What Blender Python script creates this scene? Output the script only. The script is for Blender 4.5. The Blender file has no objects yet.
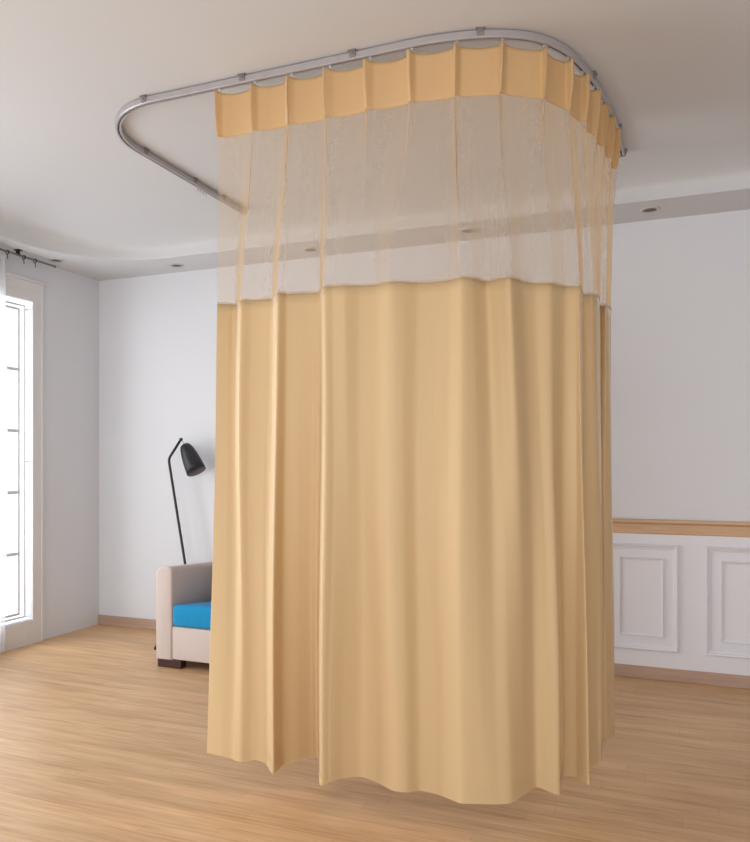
import bpy, bmesh, math, random
from mathutils import Vector, Matrix
random.seed(7)
C = bpy.context.scene.collection
SOFFIT, TRAY = 2.80, 2.94
BACK_Y, LEFT_X, RIGHT_X, FRONT_Y = 4.85, -4.31, 2.7, -2.6

# ------------------------------------------------------------------ materials
def srgb(r, g, b):
    f = lambda v: (v/255/12.92) if v/255 <= .04045 else ((v/255+.055)/1.055)**2.4
    return (f(r), f(g), f(b), 1)

def mat(name, col, rough=.6, bump=0, bscale=200, metal=0, var=0, vscale=6, spec=.5, sheen=0):
    m = bpy.data.materials.new(name); m.use_nodes = True
    nt = m.node_tree; n = nt.nodes; p = n['Principled BSDF']
    p.inputs['Base Color'].default_value = col
    p.inputs['Roughness'].default_value = rough
    p.inputs['Metallic'].default_value = metal
    p.inputs['Specular IOR Level'].default_value = spec
    p.inputs['Sheen Weight'].default_value = sheen
    tc = n.new('ShaderNodeTexCoord')
    if var:
        no = n.new('ShaderNodeTexNoise'); no.inputs['Scale'].default_value = vscale; no.inputs['Detail'].default_value = 4
        nt.links.new(tc.outputs['Object'], no.inputs['Vector'])
        mx = n.new('ShaderNodeMix'); mx.data_type = 'RGBA'
        mx.inputs['A'].default_value = tuple(c*(1-var) for c in col[:3])+(1,)
        mx.inputs['B'].default_value = tuple(min(1, c*(1+var)) for c in col[:3])+(1,)
        nt.links.new(no.outputs['Fac'], mx.inputs['Factor'])
        nt.links.new(mx.outputs['Result'], p.inputs['Base Color'])
    if bump:
        nb = n.new('ShaderNodeTexNoise'); nb.inputs['Scale'].default_value = bscale; nb.inputs['Detail'].default_value = 3
        nt.links.new(tc.outputs['Object'], nb.inputs['Vector'])
        b = n.new('ShaderNodeBump'); b.inputs['Strength'].default_value = bump; b.inputs['Distance'].default_value = .002
        nt.links.new(nb.outputs['Fac'], b.inputs['Height']); nt.links.new(b.outputs['Normal'], p.inputs['Normal'])
    return m

M = {}
M['wall'] = mat('wall_paint', srgb(218, 220, 225), .85, .15, 120, var=.012, vscale=1.5)
M['ceiling'] = mat('ceiling_paint', srgb(206, 208, 211), .9, .1, 150, var=.01, vscale=1.2)
M['panel'] = mat('wainscot_lacquer', srgb(224, 225, 232), .45, .05, 80)
M['white'] = mat('white_joinery', srgb(222, 220, 220), .5)
M['white_frame'] = mat('window_frame_white', srgb(214, 216, 219), .4)
M['black'] = mat('black_metal', srgb(22, 21, 24), .42, spec=.5)
M['shade'] = mat('black_shade', srgb(29, 28, 34), .45, .1, 300)
M['shade_in'] = mat('shade_inside', srgb(120, 116, 128), .5)
M['steel'] = mat('track_aluminium', srgb(178, 174, 176), .4, metal=.3, var=.06, vscale=20)
M['steel_dark'] = mat('bracket_metal', srgb(142, 138, 140), .4, metal=.4)
M['hook'] = mat('hook_plastic', srgb(196, 190, 188), .4)
M['grey_fabric'] = mat('armchair_fabric', srgb(206, 193, 187), .92, .5, 500, var=.04, vscale=60, spec=.2, sheen=.15)
M['blue'] = mat('blue_cushion_fabric', srgb(22, 142, 196), .8, .4, 400, var=.06, vscale=40, spec=.25, sheen=.1)
M['brown'] = mat('dark_brown_wood', srgb(66, 34, 30), .5, .2, 60, var=.15, vscale=20)
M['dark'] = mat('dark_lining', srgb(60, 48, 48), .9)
M['rubber'] = mat('black_rubber', srgb(15, 15, 15), .8)

def wood(name, c1, c2, rough, planks=True, bump=.15):
    m = bpy.data.materials.new(name); m.use_nodes = True
    nt = m.node_tree; n = nt.nodes; L = nt.links; p = n['Principled BSDF']
    tc = n.new('ShaderNodeTexCoord')
    def noise(sx, sy, sz, det=4, sc=1):
        mp = n.new('ShaderNodeMapping'); mp.inputs['Scale'].default_value = (sx, sy, sz)
        L.new(tc.outputs['Object'], mp.inputs['Vector'])
        no = n.new('ShaderNodeTexNoise'); no.inputs['Scale'].default_value = sc; no.inputs['Detail'].default_value = det
        L.new(mp.outputs['Vector'], no.inputs['Vector']); return no
    g = noise(4.2, 85, 85, 6); g2 = noise(1.6, 16, 16, 3)
    add = n.new('ShaderNodeMath'); add.operation = 'ADD'; L.new(g.outputs['Fac'], add.inputs[0]); L.new(g2.outputs['Fac'], add.inputs[1])
    rng = n.new('ShaderNodeMapRange'); rng.inputs['From Min'].default_value = .72; rng.inputs['From Max'].default_value = 1.28
    L.new(add.outputs[0], rng.inputs['Value'])
    mx = n.new('ShaderNodeMix'); mx.data_type = 'RGBA'; mx.inputs['A'].default_value = c1; mx.inputs['B'].default_value = c2
    L.new(rng.outputs['Result'], mx.inputs['Factor'])
    out = mx.outputs['Result']
    if planks:
        br = n.new('ShaderNodeTexBrick')
        sx = n.new('ShaderNodeSeparateXYZ'); L.new(tc.outputs['Object'], sx.inputs[0])
        ro = n.new('ShaderNodeMath'); ro.operation = 'DIVIDE'; ro.inputs[1].default_value = .075; L.new(sx.outputs['Y'], ro.inputs[0])
        fl = n.new('ShaderNodeMath'); fl.operation = 'FLOOR'; L.new(ro.outputs[0], fl.inputs[0])
        wn = n.new('ShaderNodeTexWhiteNoise'); wn.noise_dimensions = '1D'; L.new(fl.outputs[0], wn.inputs['W'])
        sh_ = n.new('ShaderNodeMath'); sh_.operation = 'MULTIPLY_ADD'; sh_.inputs[1].default_value = 3.7
        L.new(wn.outputs['Value'], sh_.inputs[0]); L.new(sx.outputs['X'], sh_.inputs[2])
        cb = n.new('ShaderNodeCombineXYZ'); L.new(sh_.outputs[0], cb.inputs['X']); L.new(sx.outputs['Y'], cb.inputs['Y'])
        L.new(cb.outputs[0], br.inputs['Vector'])
        br.inputs['Scale'].default_value = 1; br.inputs['Brick Width'].default_value = .92; br.inputs['Row Height'].default_value = .075
        br.inputs['Mortar Size'].default_value = .0012; br.inputs['Mortar Smooth'].default_value = .3; br.offset = 0
        br.inputs['Color1'].default_value = (.93, .925, .92, 1); br.inputs['Color2'].default_value = (1.06, 1.06, 1.05, 1)
        br.inputs['Mortar'].default_value = (.80, .77, .74, 1)
        mu = n.new('ShaderNodeMix'); mu.data_type = 'RGBA'; mu.blend_type = 'MULTIPLY'; mu.inputs['Factor'].default_value = 1
        mu.clamp_result = False
        L.new(out, mu.inputs['A']); L.new(br.outputs['Color'], mu.inputs['B']); out = mu.outputs['Result']
    L.new(out, p.inputs['Base Color']); p.inputs['Roughness'].default_value = rough
    p.inputs['Specular IOR Level'].default_value = .4
    b = n.new('ShaderNodeBump'); b.inputs['Strength'].default_value = bump; b.inputs['Distance'].default_value = .001
    L.new(g.outputs['Fac'], b.inputs['Height']); L.new(b.outputs['Normal'], p.inputs['Normal'])
    return m
M['floor'] = wood('oak_laminate_planks', srgb(192, 150, 108), srgb(222, 185, 142), .42)
M['rail'] = wood('chair_rail_wood', srgb(195, 160, 126), srgb(213, 179, 145), .5, False)
M['base'] = wood('baseboard_wood', srgb(172, 144, 126), srgb(190, 162, 144), .5, False)

def cloth(name, col, trans, translucency=.35, net=False, tint=(1, 1, 1)):
    m = bpy.data.materials.new(name); m.use_nodes = True
    nt = m.node_tree; n = nt.nodes; L = nt.links
    for x in list(n):
        if x.type != 'OUTPUT_MATERIAL': n.remove(x)
    out = [x for x in n if x.type == 'OUTPUT_MATERIAL'][0]
    tc = n.new('ShaderNodeUVMap'); tc.uv_map = 'UVMap'
    mp = n.new('ShaderNodeMapping'); mp.inputs['Scale'].default_value = (160, 3, 1)
    L.new(tc.outputs['UV'], mp.inputs['Vector'])
    no = n.new('ShaderNodeTexNoise'); no.inputs['Scale'].default_value = 1; no.inputs['Detail'].default_value = 4
    L.new(mp.outputs['Vector'], no.inputs['Vector'])
    mx = n.new('ShaderNodeMix'); mx.data_type = 'RGBA'
    mx.inputs['A'].default_value = tuple(c*.97 for c in col[:3])+(1,); mx.inputs['B'].default_value = tuple(min(1, c*1.03) for c in col[:3])+(1,)
    L.new(no.outputs['Fac'], mx.inputs['Factor'])
    d = n.new('ShaderNodeBsdfDiffuse'); t = n.new('ShaderNodeBsdfTranslucent')
    L.new(mx.outputs['Result'], d.inputs['Color']); L.new(mx.outputs['Result'], t.inputs['Color'])
    b = n.new('ShaderNodeBump'); b.inputs['Strength'].default_value = .12; b.inputs['Distance'].default_value = .001
    L.new(no.outputs['Fac'], b.inputs['Height']); L.new(b.outputs['Normal'], d.inputs['Normal'])
    s = n.new('ShaderNodeMixShader'); s.inputs[0].default_value = translucency
    L.new(d.outputs[0], s.inputs[1]); L.new(t.outputs[0], s.inputs[2])
    last = s.outputs[0]
    if not net:
        gl = n.new('ShaderNodeBsdfGlossy'); gl.inputs['Roughness'].default_value = .45
        gl.inputs['Color'].default_value = (1, .93, .82, 1)
        lw = n.new('ShaderNodeFresnel'); lw.inputs['IOR'].default_value = 1.38
        ms = n.new('ShaderNodeMixShader'); L.new(lw.outputs[0], ms.inputs[0]); L.new(last, ms.inputs[1]); L.new(gl.outputs[0], ms.inputs[2])
        last = ms.outputs[0]
    if trans > 0:
        # woven net: the share of thread grows where the cloth turns edge-on
        lw = n.new('ShaderNodeLayerWeight'); lw.inputs['Blend'].default_value = .5
        c = n.new('ShaderNodeMath'); c.operation = 'SUBTRACT'; c.inputs[0].default_value = 1.0; L.new(lw.outputs['Facing'], c.inputs[1])
        mxx = n.new('ShaderNodeMath'); mxx.operation = 'MAXIMUM'; L.new(c.outputs[0], mxx.inputs[0]); mxx.inputs[1].default_value = .12
        dv = n.new('ShaderNodeMath'); dv.operation = 'DIVIDE'; dv.inputs[0].default_value = 1.0; L.new(mxx.outputs[0], dv.inputs[1])
        pw = n.new('ShaderNodeMath'); pw.operation = 'POWER'; pw.inputs[0].default_value = trans; L.new(dv.outputs[0], pw.inputs[1])
        vo = n.new('ShaderNodeTexVoronoi'); vo.feature = 'DISTANCE_TO_EDGE'; vo.inputs['Scale'].default_value = 230
        L.new(tc.outputs['UV'], vo.inputs['Vector'])
        mr = n.new('ShaderNodeMapRange'); mr.inputs['From Max'].default_value = .35; mr.inputs['To Min'].default_value = .975; mr.inputs['To Max'].default_value = 1.02
        L.new(vo.outputs['Distance'], mr.inputs['Value'])
        mm = n.new('ShaderNodeMath'); mm.operation = 'MULTIPLY'; mm.use_clamp = True
        L.new(pw.outputs[0], mm.inputs[0]); L.new(mr.outputs['Result'], mm.inputs[1])
        tr = n.new('ShaderNodeBsdfTransparent'); tr.inputs['Color'].default_value = tint+(1,)
        ms = n.new('ShaderNodeMixShader')
        L.new(mm.outputs[0], ms.inputs[0]); L.new(last, ms.inputs[1]); L.new(tr.outputs[0], ms.inputs[2])
        last = ms.outputs[0]
    L.new(last, out.inputs['Surface'])
    return m
M['curtain'] = cloth('khaki_curtain_cloth', srgb(220, 191, 147), 0, .15)
M['header'] = cloth('khaki_header_cloth', srgb(230, 194, 144), 0, .25)
M['net'] = cloth('sheer_net', srgb(226, 198, 160), .68, .45, net=True)
M['seam'] = cloth('net_seam', srgb(216, 194, 166), .5, .3, net=True)
M['sheer'] = cloth('white_sheer', srgb(232, 234, 238), .35, .5, net=True)

g = bpy.data.materials.new('window_glass'); g.use_nodes = True
n = g.node_tree.nodes; n.remove(n['Principled BSDF'])
tr = n.new('ShaderNodeBsdfTransparent'); tr.inputs['Color'].default_value = (.97, .98, .98, 1)
gl = n.new('ShaderNodeBsdfGlossy'); gl.inputs['Roughness'].default_value = .02
ms = n.new('ShaderNodeMixShader'); L = g.node_tree.links
ms.inputs[0].default_value = .05; L.new(tr.outputs[0], ms.inputs[1]); L.new(gl.outputs[0], ms.inputs[2])
L.new(ms.outputs[0], n['Material Output'].inputs['Surface'])
M['glass'] = g
M['lens'] = mat('downlight_lens_dark', srgb(74, 72, 74), .35)

# ------------------------------------------------------------------ helpers
def obj(name, bm, m, parent=None, smooth=False, loc=None):
    me = bpy.data.meshes.new(name); bm.normal_update(); bm.to_mesh(me); bm.free()
    for mm in (m if isinstance(m, (list, tuple)) else [m]): me.materials.append(mm)
    if smooth:
        for p in me.polygons: p.use_smooth = True
    o = bpy.data.objects.new(name, me); C.objects.link(o)
    if parent: o.parent = parent
    if loc: o.location = loc
    return o
def tag(o, label=None, cat=None, group=None, kind=None):
    if label: o['label'] = label
    if cat: o['category'] = cat
    if group: o['group'] = group
    if kind: o['kind'] = kind
    return o
def empty(name, loc, label, cat, group=None):
    o = bpy.data.objects.new(name, None); C.objects.link(o); o.location = loc
    o.empty_display_size = .1
    return tag(o, label, cat, group)
def box(bm, a, b, bevel=0, seg=3, edges=None):
    vs = [bm.verts.new((x, y, z)) for x in (a[0], b[0]) for y in (a[1], b[1]) for z in (a[2], b[2])]
    fs = [(0, 1, 3, 2), (4, 6, 7, 5), (0, 4, 5, 1), (2, 3, 7, 6), (0, 2, 6, 4), (1, 5, 7, 3)]
    F = [bm.faces.new([vs[i] for i in f]) for f in fs]
    if bevel:
        es = list({e for f in F for e in f.edges})
        if edges: es = [e for e in es if edges(e)]
        bmesh.ops.bevel(bm, geom=es, offset=bevel, segments=seg, profile=.5, affect='EDGES', clamp_overlap=True)
    return vs
def BX(a, b, bevel=0, seg=3, edges=None):
    bm = bmesh.new(); box(bm, a, b, bevel, seg, edges); return bm
def tube(bm, pts, r, seg=10, caps=True):
    pts = [Vector(p) for p in pts]; rings = []
    rs = r if isinstance(r, (list, tuple)) else [r]*len(pts)
    up = None
    for i, p in enumerate(pts):
        d = (pts[min(i+1, len(pts)-1)]-pts[max(i-1, 0)]).normalized()
        if up is None: up = d.orthogonal().normalized()
        up = (up-d*up.dot(d)).normalized(); s = d.cross(up)
        rings.append([bm.verts.new(p+(up*math.cos(2*math.pi*k/seg)+s*math.sin(2*math.pi*k/seg))*rs[i]) for k in range(seg)])
    for a, b in zip(rings, rings[1:]):
        for k in range(seg): bm.faces.new((a[k], a[(k+1) % seg], b[(k+1) % seg], b[k]))
    if caps:
        bm.faces.new(rings[0][::-1]); bm.faces.new(rings[-1])
def lathe(bm, prof, seg=40, mtx=Matrix.Identity(4), mi=None):
    rings = []
    for r, z in prof:
        if r < 1e-6: rings.append([bm.verts.new(mtx @ Vector((0, 0, z)))])
        else: rings.append([bm.verts.new(mtx @ Vector((r*math.cos(2*math.pi*k/seg), r*math.sin(2*math.pi*k/seg), z))) for k in range(seg)])
    for i, (a, b) in enumerate(zip(rings, rings[1:])):
        for k in range(seg):
            q = (k+1) % seg
            if len(a) == 1: f = bm.faces.new((a[0], b[q], b[k]))
            elif len(b) == 1: f = bm.faces.new((a[k], a[q], b[0]))
            else: f = bm.faces.new((a[k], a[q], b[q], b[k]))
            if mi: f.material_index = mi[i]
def struct(name, bm, m, smooth=False):
    return tag(obj(name, bm, m, None, smooth), kind='structure')

# ------------------------------------------------------------------ room shell
T = .15
struct('floor', BX((LEFT_X-T, FRONT_Y-T, -.12), (RIGHT_X+T, BACK_Y+T, 0)), M['floor'])
struct('wall_back', BX((LEFT_X-T, BACK_Y, 0), (RIGHT_X+T, BACK_Y+T, 3.1)), M['wall'])
struct('wall_right', BX((RIGHT_X, FRONT_Y, 0), (RIGHT_X+T, BACK_Y, 3.1)), M['wall'])
# left wall with the tall window opening
WY0, WY1, WZ0, WZ1 = .80, 4.154, .177, 2.49  # near end lengthened out of view for stronger side light
bm = bmesh.new()
box(bm, (LEFT_X-T, WY1, 0), (LEFT_X, BACK_Y, 3.1)); box(bm, (LEFT_X-T, FRONT_Y, 0), (LEFT_X, WY0, 3.1))
box(bm, (LEFT_X-T, WY0, 0), (LEFT_X, WY1, WZ0)); box(bm, (LEFT_X-T, WY0, WZ1), (LEFT_X, WY1, 3.1))
struct('wall_left', bm, M['wall'])
# front wall (behind the camera) with a wide opening added to let in front light
FX0, FX1, FZ0, FZ1 = -3.9, 2.3, .3, 2.6
bm = bmesh.new()
box(bm, (LEFT_X-T, FRONT_Y-T, 0), (FX0, FRONT_Y, 3.1)); box(bm, (FX1, FRONT_Y-T, 0), (RIGHT_X+T, FRONT_Y, 3.1))
box(bm, (FX0, FRONT_Y-T, 0), (FX1, FRONT_Y, FZ0)); box(bm, (FX0, FRONT_Y-T, FZ1), (FX1, FRONT_Y, 3.1))
struct('wall_front', bm, M['wall'])

# ceiling: soffit border, coved step, raised tray
def rr(x0, y0, x1, y1, r, z, n=20):
    out = []
    for cx, cy, a0 in ((x1-r, y1-r, 0), (x0+r, y1-r, 90), (x0+r, y0+r, 180), (x1-r, y0+r, 270)):
        for k in range(n+1):
            a = math.radians(a0+90*k/n); out.append((cx+r*math.cos(a), cy+r*math.sin(a), z))
    return out
bm = bmesh.new()
levels = [(0, SOFFIT), (0, SOFFIT+.012), (0, SOFFIT+.05)]
for k in range(1, 9):
    a = math.radians(90*k/8); levels.append((.13*(1-math.cos(a)), SOFFIT+.06+.08*math.sin(a)))
rings = []
TX0, TY0, TX1, TY1, TR = -4.05, -1.9, 2.3, 4.48, .68
for off, z in levels:
    # the cove runs out more gently along the back than along the sides
    ring = rr(TX0+off, TY0+off, TX1-off, TY1-off, TR-off, z)
    def ease(y): 
        t = max(0, min(1, (y-(TY1-TR))/TR)); return t*t*(3-2*t)
    rings.append([bm.verts.new((v[0], v[1]-off*1.6*ease(v[1]), v[2])) for v in ring])
N = len(rings[0])
for a, b in zip(rings, rings[1:]):
    for k in range(N):
        f = bm.faces.new((a[k], a[(k+1) % N], b[(k+1) % N], b[k])); f.smooth = True
bm.faces.new(rings[-1])
# soffit ring: fan from the inner curve to the room rectangle
x0, y0, x1, y1 = LEFT_X-T, FRONT_Y-T, RIGHT_X+T, BACK_Y+T
outer = []
for k, v in enumerate(rings[0]):
    q = k//21
    cx, cy = ((x1, y1), (x0, y1), (x0, y0), (x1, y0))[q]
    a = (k % 21)/20
    if q == 0: p = (x1, v.co.y) if a < .5 else (v.co.x, y1)
    elif q == 1: p = (v.co.x, y1) if a < .5 else (x0, v.co.y)
    elif q == 2: p = (x0, v.co.y) if a < .5 else (v.co.x, y0)
    else: p = (v.co.x, y0) if a < .5 else (x1, v.co.y)
    if k % 21 == 10: p = (cx, cy)
    outer.append(bm.verts.new((p[0], p[1], SOFFIT)))
for k in range(N):
    try: bm.faces.new((rings[0][k], outer[k], outer[(k+1) % N], rings[0][(k+1) % N]))
    except ValueError: pass
# upper slab closing the room
box(bm, (x0, y0, 3.0), (x1, y1, 3.1))
bmesh.ops.remove_doubles(bm, verts=bm.verts, dist=1e-5)
bmesh.ops.recalc_face_normals(bm, faces=bm.faces)
struct('ceiling', bm, M['ceiling'])

# baseboards
def bb(a, b): return BX(a, b, .004, 2)
struct('baseboard_back', bb((LEFT_X, BACK_Y-.016, 0), (RIGHT_X, BACK_Y, .078)), M['base'])
struct('baseboard_right', bb((RIGHT_X-.016, FRONT_Y, 0), (RIGHT_X, BACK_Y-.016, .078)), M['base'])
struct('baseboard_front', bb((LEFT_X, FRONT_Y, 0), (RIGHT_X-.016, FRONT_Y+.016, .078)), M['base'])

# wainscot on the right part of the back wall
WX0 = -.95
bm = bmesh.new()
box(bm, (WX0, BACK_Y-.014, .078), (RIGHT_X, BACK_Y, .885))
def frame(bm, xa, xb, za, zb, y, w, d):
    # moulded picture frame: stepped profile mitred round the rectangle
    prof = [(0, 0), (.0, d*.55), (w*.18, d), (w*.42, d*.9), (w*.6, d*.45), (w*.82, d*.4), (w, d*.25), (w, 0)]
    rings = []
    for off, dep in prof:
        rings.append([bm.verts.new((x, y-dep, z)) for x, z in ((xa+off, za+off), (xb-off, za+off), (xb-off, zb-off), (xa+off, zb-off))])
    for a, b in zip(rings, rings[1:]):
        for k in range(4): bm.faces.new((a[k], a[(k+1) % 4], b[(k+1) % 4], b[k]))
yb = BACK_Y-.014
x = -.83
for xa, xb in ((-.88, -.46), (-.35, .072), (.221, .86), (1.01, 1.65), (1.80, 2.44)):
    frame(bm, xa, xb, .179, .824, yb, .030, .020)
    frame(bm, xa+.083, xb-.083, .262, .741, yb, .016, .014)
bmesh.ops.recalc_face_normals(bm, faces=bm.faces)
tag(struct('trim_1', bm, M['panel']), 'white wainscot panelling with moulded frames')
bm = bmesh.new()
prof = [(0, .885), (.016, .885), (.020, .893), (.020, .945), (.034, .953), (.040, .958), (.040, .970), (.034, .975), (0, .975)]
va = [bm.verts.new((WX0, BACK_Y-d, z)) for d, z in prof]; vb = [bm.verts.new((RIGHT_X, BACK_Y-d, z)) for d, z in prof]
for k in range(len(prof)): 
    q = (k+1) % len(prof); bm.faces.new((va[k], va[q], vb[q], vb[k]))
bm.faces.new(va[::-1]); bm.faces.new(vb); bmesh.ops.recalc_face_normals(bm, faces=bm.faces)
tag(struct('trim_2', bm, M['rail']), 'wooden chair rail above the white panelling')

# casing and apron of the left window
bm = bmesh.new()
for (a, b) in (((WY1, 0), (WY1+.078, WZ1+.085)), ((WY0-.078, 0), (WY0, WZ1+.085)), ((WY0, WZ1), (WY1, WZ1+.085))):
    box(bm, (LEFT_X, a[0], a[1]), (LEFT_X+.014, b[0], b[1]))
for (a, b) in (((WY1+.078, 0), (WY1+.10, WZ1+.14)), ((WY0-.10, 0), (WY0-.078, WZ1+.14)), ((WY0-.078, WZ1+.085), (WY1+.078, WZ1+.14))):
    box(bm, (LEFT_X, a[0], a[1]), (LEFT_X+.019, b[0], b[1]), .004, 2)
box(bm, (LEFT_X, WY0-.10, WZ1+.14), (LEFT_X+.034, WY1+.115, WZ1+.16), .004, 2)
box(bm, (LEFT_X, WY0, 0), (LEFT_X+.012, WY1, WZ0-.004))
box(bm, (LEFT_X+.012, WY0+.05, .035), (LEFT_X+.018, WY1-.05, WZ0-.04), .003, 2)
tag(struct('trim_3', bm, M['white']), 'pale moulded casing round the tall window')

# window_1: frame, sash, muntins, glass
win = bpy.data.objects.new('window_1', None); C.objects.link(win); win.location = (LEFT_X-.07, WY0, WZ0)
tag(win, 'tall white window glazed in small panes on the left wall', kind='structure')
def wl(bm_fn, name, m): 
    o = obj(name, bm_fn, m, win); o.matrix_parent_inverse = Matrix.Translation(win.location).inverted(); return o
XF0, XF1 = LEFT_X-.045, LEFT_X-.018
mid = (WY0+WY1)/2
def rect(bm, y0, y1, z0, z1, w, xa, xb):
    box(bm, (xa, y0, z0), (xb, y0+w, z1)); box(bm, (xa, y1-w, z0), (xb, y1, z1))
    box(bm, (xa, y0+w, z1-w), (xb, y1-w, z1)); box(bm, (xa, y0+w, z0), (xb, y1-w, z0+w))
bm = bmesh.new()
rect(bm, WY0+.036, WY1-.036, WZ0+.018, WZ1-.03, .013, XF0, XF1)
for y in (WY0, WY1):
    for z in (WZ0+.03, (WZ0+WZ1)/2, WZ1-.05):
        box(bm, (XF0+.004, min(y, y+(.04 if y == WY0 else -.04)), z-.012), (XF1-.008, max(y, y+(.04 if y == WY0 else -.04)), z-.004))
wl(bm, 'window_frame', M['white_frame'])
ys = [WY0+.085+(WY1-WY0-.17)*k/4 for k in range(5)]
for a, b in [(ys[k]+(.004 if k else 0), ys[k+1]-(.004 if k < 3 else 0)) for k in range(4)]:
    bm = bmesh.new(); s = .016; za, zb = WZ0+.045, WZ1-.06; xa, xb = XF0+.004, XF1-.003
    rect(bm, a, b, za, zb, s, xa, xb)
    for k in range(1, 5):
        z = za+(zb-za)*k/5; box(bm, (xa+.004, a+s, z-.011), (xb-.003, b-s, z+.011))
    y = (a+b)/2; box(bm, (xa+.004, y-.011, za+s), (xb-.003, y+.011, zb-s))
    wl(bm, 'sash', M['white_frame'])
wl(BX((XF0-.006, WY0, WZ0), (XF0-.002, WY1, WZ1)), 'pane', M['glass'])
# added window behind the camera, unseen, frames the opening for front light
win2 = bpy.data.objects.new('added_window_2', None); C.objects.link(win2); win2.location = (FX0, FRONT_Y-.08, FZ0)
tag(win2, 'wide white window added out of view behind the viewer for front light', kind='structure')
bm = bmesh.new(); ya, yb2 = FRONT_Y-.11, FRONT_Y-.05
box(bm, (FX0, ya, FZ0), (FX0+.05, yb2, FZ1)); box(bm, (FX1-.05, ya, FZ0), (FX1, yb2, FZ1))
box(bm, (FX0+.05, ya, FZ0), (FX1-.05, yb2, FZ0+.05)); box(bm, (FX0+.05, ya, FZ1-.05), (FX1-.05, yb2, FZ1))
for k in (1, 2, 3):
    xx = FX0+(FX1-FX0)*k/4; box(bm, (xx-.03, ya, FZ0+.05), (xx+.03, yb2, FZ1-.05))
o = obj('window_frame', bm, M['white_frame'], win2); o.matrix_parent_inverse = Matrix.Translation(win2.location).inverted()

# ------------------------------------------------------------------ bed curtain track
RZ0, RZ1 = 2.908, 2.94
def arc(cx, cy, r, a0, a1, n):
    return [(cx+r*math.cos(math.radians(a0+(a1-a0)*k/n)), cy+r*math.sin(math.radians(a0+(a1-a0)*k/n))) for k in range(n+1)]
XL, YF, RL = -2.51, 2.705, .40
path = [(XL, 4.13-(4.13-YF-RL)*k/12) for k in range(12)]
path += arc(XL+RL, YF+RL, RL, 180, 270, 14)
path += [(XL+RL+(-.96-XL-RL)*k/13, YF) for k in range(1, 13)]
KN = [(-1.10, YF), (-.96, YF), (-.80, 2.711), (-.62, 2.748), (-.47, 2.825), (-.375, 2.945), (-.318, 3.10), (-.275, 3.29), (-.243, 3.50), (-.222, 3.72), (-.210, 4.06), (-.20, 4.30)]
for k in range(1, len(KN)-2):
    P0, P1, P2, P3 = [Vector(p) for p in KN[k-1:k+3]]
    for j in range(5):
        t = j/5
        v = .5*((2*P1)+(P2-P0)*t+(2*P0-5*P1+4*P2-P3)*t*t+(3*P1-P0-3*P2+P3)*t**3); path.append((v.x, v.y))
path.append(KN[-2])
def sweep(path, prof, closed_prof=True):
    bm = bmesh.new(); rings = []
    for i, p in enumerate(path):
        a = Vector(path[max(i-1, 0)]); b = Vector(path[min(i+1, len(path)-1)])
        d = (b-a).normalized(); nrm = Vector((d.y, -d.x))    # outward (toward viewer on the front run)
        rings.append([bm.verts.new((p[0]+nrm.x*u, p[1]+nrm.y*u, z)) for u, z in prof])
    for a, b in zip(rings, rings[1:]):
        for k in range(len(prof)):
            q = (k+1) % len(prof); bm.faces.new((a[k], a[q], b[q], b[k]))
    bm.faces.new(rings[0]); bm.faces.new(rings[-1][::-1])
    bmesh.ops.recalc_face_normals(bm, faces=bm.faces)
    return bm
track = empty('curtain_track', (XL, YF, RZ1), 'grey metal U shaped curtain track fixed to the ceiling above the beige curtain', 'curtain track')
def pc(name, bm, m, parent, smooth=False):
    o = obj(name, bm, m, parent, smooth); o.matrix_parent_inverse = Matrix.Translation(parent.location).inverted(); return o
# C-shaped rail profile with a slot below
h = .015
prof = [(-h, RZ0+.004), (-h+.003, RZ0), (-.004, RZ0), (-.004, RZ0+.006), (-h+.006, RZ0+.008), (-h+.006, RZ1-.009), (h-.006, RZ1-.009),
        (h-.006, RZ0+.008), (.004, RZ0+.006), (.004, RZ0), (h-.003, RZ0), (h, RZ0+.004), (h, RZ1-.006), (h-.004, RZ1-.004), (-h+.004, RZ1-.004), (-h, RZ1-.006)]
pc('rail', sweep(path, prof), M['steel'], track)
# arclength lookup along the track
acc = [0]
for a, b in zip(path, path[1:]): acc.append(acc[-1]+math.dist(a, b))
def at(s):
    s = max(0, min(acc[-1]-1e-6, s))
    for i in range(len(path)-1):
        if acc[i+1] >= s:
            t = (s-acc[i])/(acc[i+1]-acc[i]); a, b = Vector(path[i]), Vector(path[i+1])
            a0 = Vector(path[max(i-1, 0)]); b1 = Vector(path[min(i+2, len(path)-1)])
            d = ((b-a0).normalized()*(1-t)+(b1-a).normalized()*t).normalized()
            return a.lerp(b, t), d, Vector((d.y, -d.x))
def clip_at(s, parent, m):
    p, d, nrm = at(s); bm = bmesh.new()
    box(bm, (-.013, -.021, RZ0+.006), (.013, .021, RZ1-.001), .002, 2)
    box(bm, (-.017, -.026, RZ1-.004), (.017, .026, RZ1-.0005))
    box(bm, (-.006, -.024, RZ0+.010), (.006, .024, RZ1-.012), .002, 2)
    ang = math.atan2(d.y, d.x)
    bmesh.ops.transform(bm, matrix=Matrix.Translation((p.x, p.y, 0)) @ Matrix.Rotation(ang, 4, 'Z'), verts=bm.verts)
    return pc('bracket', bm, m, parent)
for s in (.25, .55, .98, 1.62, 2.12, 2.62, 3.12, 3.75, 4.3, 4.75): clip_at(s, track, M['steel_dark'])
for s in (0, acc[-1]):
    p, d, nrm = at(s); bm = bmesh.new(); box(bm, (-.006, -.018, RZ0-.003), (.006, .018, RZ1-.001), .003, 2)
    bmesh.ops.transform(bm, matrix=Matrix.Translation((p.x, p.y, 0)) @ Matrix.Rotation(math.atan2(d.y, d.x), 4, 'Z'), verts=bm.verts)
    pc('end_cap', bm, M['steel_dark'], track)
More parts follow.
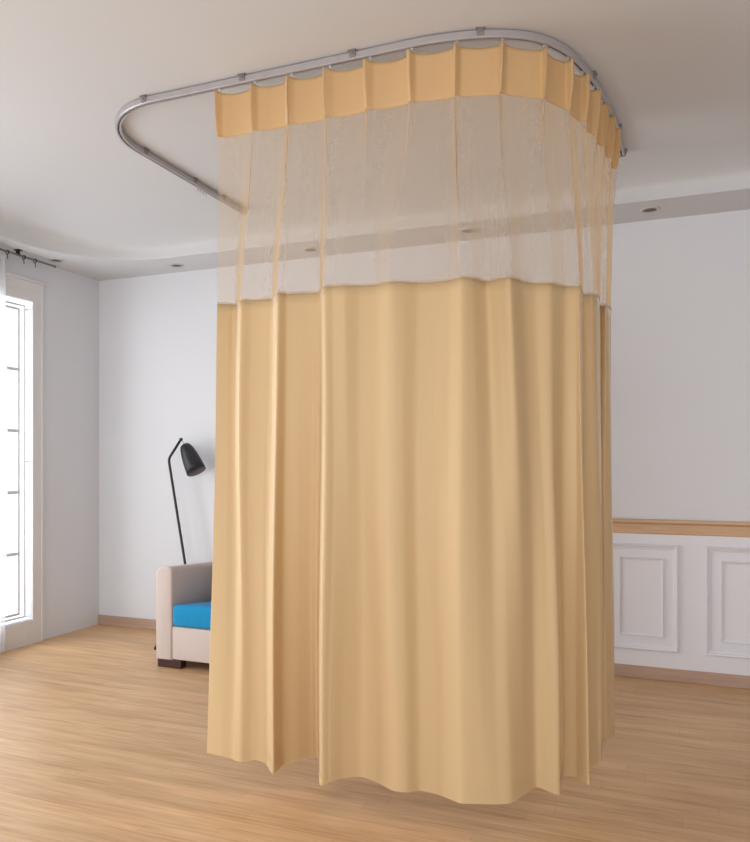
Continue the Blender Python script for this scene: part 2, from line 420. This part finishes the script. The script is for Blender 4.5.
def glider_mesh(drop):
    bm = bmesh.new()
    box(bm, (-.005, -.0035, RZ0-.006), (.005, .0035, RZ0+.010), .0015, 2)
    z0 = RZ0-.006; pts = [(0, 0, z0+.003)]
    for k in range(1, 12):
        a = k/11*math.pi*1.6; pts.append((.006*math.sin(a), 0, z0-.008-.006*math.cos(a)*-1*-1-.0))
    tube(bm, pts, .0016, 6)
    tube(bm, [(0, 0, z0), (0, .002, z0-drop*.5), (.003, 0, z0-drop)], .0017, 6)
    return bm
def place_glider(s, parent, name, drop):
    p, d, nrm = at(s); bm = glider_mesh(drop)
    bmesh.ops.transform(bm, matrix=Matrix.Translation((p.x, p.y, 0)) @ Matrix.Rotation(math.atan2(d.y, d.x), 4, 'Z'), verts=bm.verts)
    return pc(name, bm, M['hook'], parent)
for s in (.42, .445, .475, .50): place_glider(s, track, 'glider', .022)

# ------------------------------------------------------------------ the curtain
SEAM=[ (-1.777, 2.709),(-1.739, 2.734),(-1.708, 2.747),(-1.646, 2.686),(-1.603, 2.703),(-1.539, 2.707),(-1.505, 2.7),(-1.439, 2.618),(-1.41, 2.649),(-1.358, 2.66),(-1.306, 2.67),(-1.272, 2.665),(-1.223, 2.593),(-1.186, 2.599),(-1.137, 2.601),(-1.086, 2.629),(-1.027, 2.635),(-0.961, 2.61),(-0.913, 2.629),(-0.865, 2.664),(-0.798, 2.674),(-0.747, 2.669),(-0.694, 2.641),(-0.659, 2.667),(-0.622, 2.734),(-0.574, 2.72),(-0.527, 2.706),(-0.498, 2.782),(-0.458, 2.831),(-0.401, 2.853),(-0.358, 2.922),(-0.319, 2.937),(-0.305, 2.943),(-0.308, 3.088),(-0.271, 3.102),(-0.255, 3.188),(-0.264, 3.354),(-0.238, 3.342),(-0.225, 3.46) ]
HEM=[ (-1.799, 2.667),(-1.717, 2.653),(-1.667, 2.651),(-1.616, 2.637),(-1.579, 2.663),(-1.527, 2.661),(-1.507, 2.658),(-1.448, 2.603),(-1.451, 2.691),(-1.411, 2.745),(-1.373, 2.799),(-1.341, 2.8),(-1.229, 2.575),(-1.194, 2.58),(-1.157, 2.637),(-1.102, 2.678),(-1.037, 2.669),(-0.953, 2.618),(-0.898, 2.621),(-0.858, 2.664),(-0.793, 2.671),(-0.736, 2.645),(-0.682, 2.61),(-0.613, 2.628),(-0.56, 2.653),(-0.515, 2.679),(-0.484, 2.747),(-0.452, 2.822),(-0.408, 2.821),(-0.365, 2.829),(-0.373, 2.977),(-0.325, 2.995),(-0.272, 2.948),(-0.289, 3.091),(-0.257, 3.167),(-0.243, 3.195),(-0.257, 3.375),(-0.235, 3.421),(-0.214, 3.493) ]
PLEAT_IDX = [0, 3, 7, 12, 15, 17.5, 22, 26, 29, 31.5, 33.5, 35, 36, 37, 38]
S0 = next(acc[i]+(-1.762-path[i][0]) for i in range(len(path)-1) if path[i][1] < YF+.001 and path[i][0] <= -1.762 < path[i+1][0])
PLEAT_S = [S0+.172*k for k in range(9)]
while len(PLEAT_S) < 15: PLEAT_S.append(PLEAT_S[-1]+.141)
Z_TOP, Z_BAND, Z_SEAM, Z_HEM = 2.890, 2.700, 2.0, .10
def pleat_coord(i):            # table index -> pleat number (fractional)
    for k in range(14):
        if i <= PLEAT_IDX[k+1]: return k+(i-PLEAT_IDX[k])/(PLEAT_IDX[k+1]-PLEAT_IDX[k])
    return 14
def cr(pts, i):                # Catmull-Rom through the table
    k = min(int(i), len(pts)-2); t = i-k
    P = [Vector(pts[max(0, min(len(pts)-1, j))]) for j in (k-1, k, k+1, k+2)]
    tens = .42
    m1, m2 = (P[2]-P[0])*tens, (P[3]-P[1])*tens
    return (2*t**3-3*t*t+1)*P[1]+(t**3-2*t*t+t)*m1+(-2*t**3+3*t*t)*P[2]+(t**3-t*t)*m2
NU = 38*26
cols = []
for c in range(NU+1):
    i = 38*c/NU; q = pleat_coord(i); k = min(int(q), 13); f = q-k
    s = PLEAT_S[k]+(PLEAT_S[k+1]-PLEAT_S[k])*f
    p, d, nrm = at(s)
    dist = min(f, 1-f)*.16                      # metres from the nearest pleat
    pinch = math.exp(-(dist/.0085)**2)
    bow = math.sin(math.pi*f)
    sgn = 1 if f < .5 else -1
    cols.append((i, q, p, d, nrm, pinch, bow, dist*(-1 if f > .5 else 1), cr(SEAM, i), cr(HEM, i), f, k))
def S(c, z):
    i, q, p, d, nrm, pinch, bow, sd, se, he, f, k = cols[c]
    amp = 1 if z > Z_BAND+.1 else (.55+.45*max(0, (z-Z_BAND)/.1) if z > Z_BAND else .55*max(.12, 1-(Z_BAND-z)/.30))
    lean = -.010*pinch
    top = p+nrm*(.032*pinch*amp-.010*bow)+d*(lean+.008*math.sin(5*k+z*3)*pinch)
    zz = z
    if z > Z_TOP-.06: zz = z-.010*bow*((z-Z_TOP+.06)/.06)
    if z >= Z_BAND: v = top; w = 0
    elif z >= Z_SEAM:
        w = (Z_BAND-z)/(Z_BAND-Z_SEAM); w = w*w*(3-2*w)*.6+w*.4; v = top.lerp(se, w)
    else:
        w = (Z_SEAM-z)/(Z_SEAM-Z_HEM)
        v = se.lerp(he, w)
        # the cloth wavers slightly as it falls
        dd = he-se
        v = v+nrm*(.006*math.sin(q*4.1+z*2.3)*math.sin(math.pi*w))+d*(.010*math.sin(q*1.7+z*1.6)*math.sin(math.pi*w))
    # fine soft puckers below each hook
    if z < Z_SEAM+.0:
        v = v+nrm*.0012*math.sin(q*9.0)
    return Vector((v.x, v.y, zz))
U = [0]
for c in range(NU): U.append(U[-1]+(S(c+1, 1.0)-S(c, 1.0)).length)
def sheet(zs, off=0.0, zfun=None, inward=0.0):
    bm = bmesh.new(); uv = bm.loops.layers.uv.new('UVMap'); rows = []
    for z in zs:
        row = []
        for c in range(NU+1):
            z2 = z+(zfun(c, z) if zfun else 0)
            v = S(c, z2)
            if off:
                a, b = S(max(c-1, 0), z2), S(min(c+1, NU), z2); t = (b-a)
                nn = Vector((t.y, -t.x, 0)).normalized(); v = v+nn*off
            row.append(bm.verts.new(v))
        rows.append(row)
    for r, (ra, rb) in enumerate(zip(rows, rows[1:])):
        for c in range(NU):
            f = bm.faces.new((ra[c], rb[c], rb[c+1], ra[c+1])); f.smooth = True
            for l, (cc, zz) in zip(f.loops, ((c, zs[r]), (c, zs[r+1]), (c+1, zs[r+1]), (c+1, zs[r]))): l[uv].uv = (U[cc], zz)
    return bm
def lin(a, b, n): return [a+(b-a)*k/n for k in range(n+1)]
cur = empty('bed_curtain', (-1.0, 2.68, .1), 'beige bed curtain with a sheer net upper part hanging from the ceiling track', 'curtain')
hemz = lambda c, z: .006*math.sin(c*.021)+.004*math.sin(c*.055+1) if z < .2 else 0
o = pc('opaque_panel', sheet(lin(Z_SEAM, .14, 40)+[.10], zfun=hemz), M['curtain'], cur)
tag(o, 'opaque khaki yellow lower cloth')
so = o.modifiers.new('thickness', 'SOLIDIFY'); so.thickness = .0014; so.offset = -1
o = pc('hem', sheet([.142, .14, .12, .098], .0016, zfun=hemz), M['curtain'], cur)
o = pc('net_panel', sheet(lin(Z_BAND, Z_SEAM, 22)), M['net'], cur); tag(o, 'sheer see-through net')
o = pc('header_band', sheet(lin(Z_TOP, Z_BAND, 14)), M['header'], cur); tag(o, 'pleated khaki orange heading band')
so = o.modifiers.new('thickness', 'SOLIDIFY'); so.thickness = .0014; so.offset = -1
o = pc('stitched_seam', sheet([Z_SEAM+.007, Z_SEAM-.004], .0015), M['seam'], cur)
for k, s in enumerate(PLEAT_S):
    place_glider(s, cur, 'curtain_hook', .018)

# ------------------------------------------------------------------ armchair
arm_o = empty('armchair', (-2.62, 4.28, 0), 'pale grey fabric armchair with a blue seat cushion standing beside the beige curtain', 'armchair')
AX0, AX1, AY0, AY1, AW = -3.072, -2.18, 3.97, 4.60, .125
def P(name, bm, m, par=arm_o, smooth=True):
    o = obj(name, bm, m, par, smooth); o.matrix_parent_inverse = Matrix.Translation(arm_o.location).inverted()
    if par is not arm_o: o.matrix_parent_inverse = Matrix.Translation(arm_o.location).inverted()
    return o
def soft(o, wdt=.012, seg=3):
    b = o.modifiers.new('bevel', 'BEVEL'); b.width = wdt; b.segments = seg; b.limit_method = 'ANGLE'; b.angle_limit = .6
    return o
def armpiece(x0, x1):
    # side profile is a box, top rounded across the width and front corner rounded
    bm = bmesh.new()
    n = 8; prof = []
    r = .064
    prof += [(x0, .052)]
    for k in range(n+1):
        a = math.pi-math.pi/2*k/n; prof.append((x0+r+r*math.cos(a), .652-r+r*math.sin(a)))
    r2 = .028
    for k in range(n+1):
        a = math.pi/2-math.pi/2*k/n; prof.append((x1-r2+r2*math.cos(a), .652-r2+r2*math.sin(a)))
    prof += [(x1, .052)]
    va = [bm.verts.new((x, AY0, z)) for x, z in prof]; vb = [bm.verts.new((x, AY1, z)) for x, z in prof]
    for k in range(len(prof)):
        q = (k+1) % len(prof); bm.faces.new((va[k], va[q], vb[q], vb[k]))
    for v in vb:
        if v.co.z > .3: v.co.z -= .045
    fa = bm.faces.new(va[::-1]); bm.faces.new(vb)
    bmesh.ops.recalc_face_normals(bm, faces=bm.faces)
    bmesh.ops.bevel(bm, geom=list(fa.edges), offset=.014, segments=3, profile=.5, affect='EDGES')
    return bm
def mirror(bm):
    for v in bm.verts: v.co.x = AX0+AX1-v.co.x
    bmesh.ops.reverse_faces(bm, faces=bm.faces); return bm
P('armrest', armpiece(AX0, AX0+AW), M['grey_fabric'])
P('armrest', mirror(armpiece(AX0, AX0+AW)), M['grey_fabric'])
P('seat_base', BX((AX0+AW, AY0+.006, .058), (AX1-AW, AY1-.12, .268), .008, 3), M['grey_fabric'])
P('backrest', BX((AX0+AW, AY1-.13, .058), (AX1-AW, AY1, .72), .035, 5), M['grey_fabric'])
# plump cushion
def cushion(a, b, puff, r):
    bm = BX(a, b, r, 5)
    bmesh.ops.subdivide_edges(bm, edges=[e for e in bm.edges if e.calc_length() > .1], cuts=8, use_grid_fill=True)
    cx, cy, cz = [(a[i]+b[i])/2 for i in range(3)]; hx, hy = (b[0]-a[0])/2, (b[1]-a[1])/2
    for v in bm.verts:
        u, w = (v.co.x-cx)/hx, (v.co.y-cy)/hy
        k = max(0, 1-u*u)*max(0, 1-w*w)
        if v.co.z > cz: v.co.z += puff*k-.06*max(0, (v.co.y-a[1]-.03))/(b[1]-a[1])
    return bm
cu = P('seat_cushion', cushion((AX0+AW+.004, AY0-.002, .270), (AX1-AW-.004, AY1-.135, .408), .022, .024), M['blue'])
cu['label'] = 'bright blue seat cushion'
bm = bmesh.new()
for z in (.285, .393):
    tube(bm, [(AX0+AW+.012, AY0+.0, z), (AX1-AW-.012, AY0+.0, z)], .0035, 6)
o = P('piping', bm, M['blue'], arm_o); o.parent = cu; o.matrix_parent_inverse = Matrix.Translation(arm_o.location).inverted()
for xa in (AX0+.008, AX1-.188):
    for ya in (AY0+.012, AY1-.075):
        o = P('foot', BX((xa, ya, 0), (xa+.18, ya+.06, .056), .004, 2), M['brown'], smooth=False)
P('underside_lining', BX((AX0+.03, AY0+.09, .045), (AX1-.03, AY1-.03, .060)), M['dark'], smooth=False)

# ------------------------------------------------------------------ floor lamp
LY = 4.72
def lp(px, py, y=LY):          # a spot on the upright plane the lamp stands in
    a = math.radians(21.3); r = (px-375)/745
    dx, dy = r*math.cos(a)-math.sin(a), r*math.sin(a)+math.cos(a); t = y/dy
    return Vector((dx*t, y, 1.33+(461-py)/745*t))
lamp = empty('floor_lamp', (-3.35, 4.55, 0), 'thin black metal floor lamp with a cone shade behind the pale grey armchair', 'floor lamp')
bend, tip = lp(168.6, 459), lp(181, 439.4)
low = lp(185, 563); dirn = (low-bend).normalized()
foot = bend+dirn*((bend.z-.012)/-dirn.z)
pts = [foot]
for k in range(1, 9): pts.append(foot.lerp(bend-(-dirn)*-.03, k/8) if k < 8 else bend+dirn*.03)
d2 = (tip-bend).normalized()
for k in range(1, 6):
    t = k/6; a, b, c_ = bend+dirn*.03, bend, bend+d2*.03
    pts.append(a*(1-t)**2+b*2*t*(1-t)+c_*t*t)
pts += [bend+d2*.03, tip]
bm = bmesh.new(); tube(bm, pts, .0098, 12); pc('pole', bm, M['black'], lamp, True)
joint = bend.lerp(foot, .60)
lf = Vector((-3.352, 4.335, .012)); rf = Vector((-3.02+.10, 4.645, .012))
rf = Vector((-3.30, 4.78, .012))
for f_ in (lf, rf):
    bm = bmesh.new(); tube(bm, [joint, joint.lerp(f_, .5), f_], .0068, 10); pc('leg', bm, M['black'], lamp, True)
for f_ in (foot, lf, rf):
    bm = bmesh.new(); lathe(bm, [(0, 0), (.010, 0), (.011, .006), (.009, .02), (0, .021)], 14, Matrix.Translation((f_.x, f_.y, 0)))
    pc('foot_cap', bm, M['rubber'], lamp, True)
bm = bmesh.new(); lathe(bm, [(0, -.013), (.009, -.011), (.013, -.004), (.013, .004), (.009, .011), (0, .013)], 16, Matrix.Translation(tip))
pc('knuckle', bm, M['black'], lamp, True)
a = math.radians(21.3); camR = Vector((math.cos(a), math.sin(a), 0)); camF = Vector((-math.sin(a), math.cos(a), 0))
ax = (camR*.47+Vector((0, 0, -.90))-camF*.30).normalized()
s_top = lp(184.6, 444.5)
z = ax; xax = z.orthogonal().normalized(); yax = z.cross(xax)
mt = Matrix.Translation(s_top) @ Matrix((xax, yax, z)).transposed().to_4x4()
Lh = .238
outer_p = [(.0, 0), (.022, .001), (.036, .010), (.046, .030), (.055, .065), (.062, .105), (.0675, .150), (.071, .195), (.074, Lh)]
inner_p = [(.0725, Lh), (.069, .195), (.065, .150), (.059, .105), (.052, .065), (.042, .030), (0, .018)]
bm = bmesh.new(); pr = outer_p+inner_p
lathe(bm, pr, 48, mt, [0]*len(outer_p)+[1]*(len(inner_p)-1)); bmesh.ops.recalc_face_normals(bm, faces=bm.faces)
sh = pc('lamp_shade', bm, [M['shade'], M['shade_in']], lamp, True)
bm = bmesh.new(); lathe(bm, [(0, .02), (.016, .02), (.016, .07), (.024, .09), (.03, .125), (.024, .155), (0, .165)], 24, mt)
o = pc('bulb', bm, mat('frosted_bulb', srgb(225, 222, 215), .4), lamp, True)
bm = bmesh.new(); tube(bm, [tip, tip.lerp(s_top, .5), s_top+ax*.006], .0028, 8); pc('shade_hanger', bm, M['steel_dark'], lamp, True)

# ------------------------------------------------------------------ downlights
def downlight():
    t = empty('downlight', (0, 0, 0), None, 'downlight', 'recessed downlights in the ceiling border')
    bm = bmesh.new(); lathe(bm, [(.056, .0), (.056, -.004), (.050, -.007), (.038, -.006), (.036, .0)], 32); obj('trim_ring', bm, M['hook'], t, True)
    bm = bmesh.new(); lathe(bm, [(0, -.0035), (.036, -.0035), (.037, -.001), (0, -.001)], 32); obj('lens', bm, M['lens'], t, True)
    return t
def copy_tree(o):
    c = o.copy(); C.objects.link(c)
    for ch in list(o.children):
        d = ch.copy(); C.objects.link(d); d.parent = c
    return c
spots = [((-3.42, 4.67), 'recessed downlight in the back ceiling border, above the floor lamp and armchair'),
         ((-4.15, 4.23), 'recessed downlight in the left ceiling border, near the top corner of the tall window'),
         ((-2.295, 4.66), 'recessed downlight seen through the net just right of the track end'),
         ((-1.17, 4.64), 'recessed downlight seen through the middle of the curtain net'),
         ((-.083, 4.64), 'recessed downlight in the back border, just right of the curtain')]
dl = downlight()
copies = [dl]+[copy_tree(dl) for _ in spots[1:]]
for o, ((x_, y_), lb) in zip(copies, spots): o.location = (x_, y_, SOFFIT); o['label'] = lb

# ------------------------------------------------------------------ window curtain and its rod (far left)
rod = empty('curtain_rod', (-4.2, 3.4, 2.765), 'slim grey curtain rod under the ceiling above the tall window', 'curtain rod')
bm = bmesh.new(); tube(bm, [(-4.2, .7, 2.765), (-4.2, 4.26, 2.765)], .0075, 12); pc('rod', bm, M['steel_dark'], rod, True)
bm = bmesh.new(); lathe(bm, [(0, 0), (.009, .003), (.011, .010), (.009, .017), (0, .020)], 16, Matrix.Translation((-4.2, 4.255, 2.765)) @ Matrix.Rotation(-math.pi/2, 4, 'X'))
pc('finial', bm, M['steel_dark'], rod, True)
for y in (.9, 2.4, 3.93):
    bm = bmesh.new(); box(bm, (-4.212, y-.008, 2.765), (-4.188, y+.008, 2.80)); box(bm, (-4.225, y-.02, 2.794), (-4.175, y+.02, 2.80), .002, 2)
    pc('bracket', bm, M['black'], rod)
for y in (3.84, 3.98, 4.08):
    bm = bmesh.new()
    tube(bm, [(-4.2+.014*math.cos(k*math.pi/8), y, 2.760+.014*math.sin(k*math.pi/8)) for k in range(17)], .0035, 6)
    tube(bm, [(-4.2, y, 2.746), (-4.2, y+.003, 2.715)], .003, 6)
    pc('ring', bm, M['black'], rod, True)
bm = bmesh.new(); uv = bm.loops.layers.uv.new('UVMap'); rows = []
n_ = 160
for j in range(31):
    z = .03+(2.735-.03)*j/30; row = []
    for i in range(n_+1):
        u = i/n_; y = 2.62+1.20*u+.02*math.sin(z*1.3)
        amp = .035*(.6+.4*(1-j/30)); x_ = -4.2+amp*math.sin(u*2*math.pi*13)+.008*math.sin(u*37+z)
        row.append(bm.verts.new((x_, y, z)))
    rows.append(row)
for j in range(30):
    for i in range(n_):
        f = bm.faces.new((rows[j][i], rows[j][i+1], rows[j+1][i+1], rows[j+1][i])); f.smooth = True
        for l, (a_, b_) in zip(f.loops, ((i, j), (i+1, j), (i+1, j+1), (i, j+1))): l[uv].uv = (a_/n_*2.4, b_/30*2.7)
wc = obj('window_curtain', bm, M['sheer'])
tag(wc, 'white sheer curtain gathered beside the tall window at the far left edge', 'curtain')

# ------------------------------------------------------------------ light
def area(name, loc, rot, sx, sy, power, col):
    l = bpy.data.lights.new(name, 'AREA'); l.shape = 'RECTANGLE'; l.size = sx; l.size_y = sy; l.energy = power; l.color = col
    o = bpy.data.objects.new(name, l); C.objects.link(o); o.location = loc; o.rotation_euler = rot; return o
area('window_daylight', (LEFT_X-.9, (WY0+WY1)/2, 1.45), (0, math.radians(-90), 0), 2.6, 3.8, 210, (.975, .987, 1))
area('added_front_daylight', ((FX0+FX1)/2, FRONT_Y-.5, 1.5), (math.radians(90), 0, 0), 6.2, 2.4, 160, (.95, .98, 1))  # added lamp outside the unseen front opening, lights the room from the front
w = bpy.data.worlds.new('overcast_sky'); bpy.context.scene.world = w; w.use_nodes = True
w.node_tree.nodes['Background'].inputs['Color'].default_value = (.93, .96, 1, 1)
w.node_tree.nodes['Background'].inputs['Strength'].default_value = 1.6

# ------------------------------------------------------------------ camera
cd = bpy.data.cameras.new('camera'); cam = bpy.data.objects.new('camera', cd); C.objects.link(cam)
cam.location = (0, 0, 1.33); cam.rotation_euler = (math.radians(90), 0, math.radians(21.3))
cd.sensor_fit = 'HORIZONTAL'; cd.sensor_width = 36; cd.lens = 36*745/750; cd.shift_y = 40/750; cd.clip_start = .05
sc = bpy.context.scene; sc.camera = cam
sc.view_settings.view_transform = 'Standard'; sc.view_settings.look = 'None'; sc.view_settings.gamma = 1
sc.view_settings.use_curve_mapping = False
sc.view_settings.exposure = -0.16
sc.cycles.max_bounces = 10; sc.cycles.diffuse_bounces = 6; sc.cycles.transparent_max_bounces = 24
sc.cycles.sample_clamp_indirect = 6
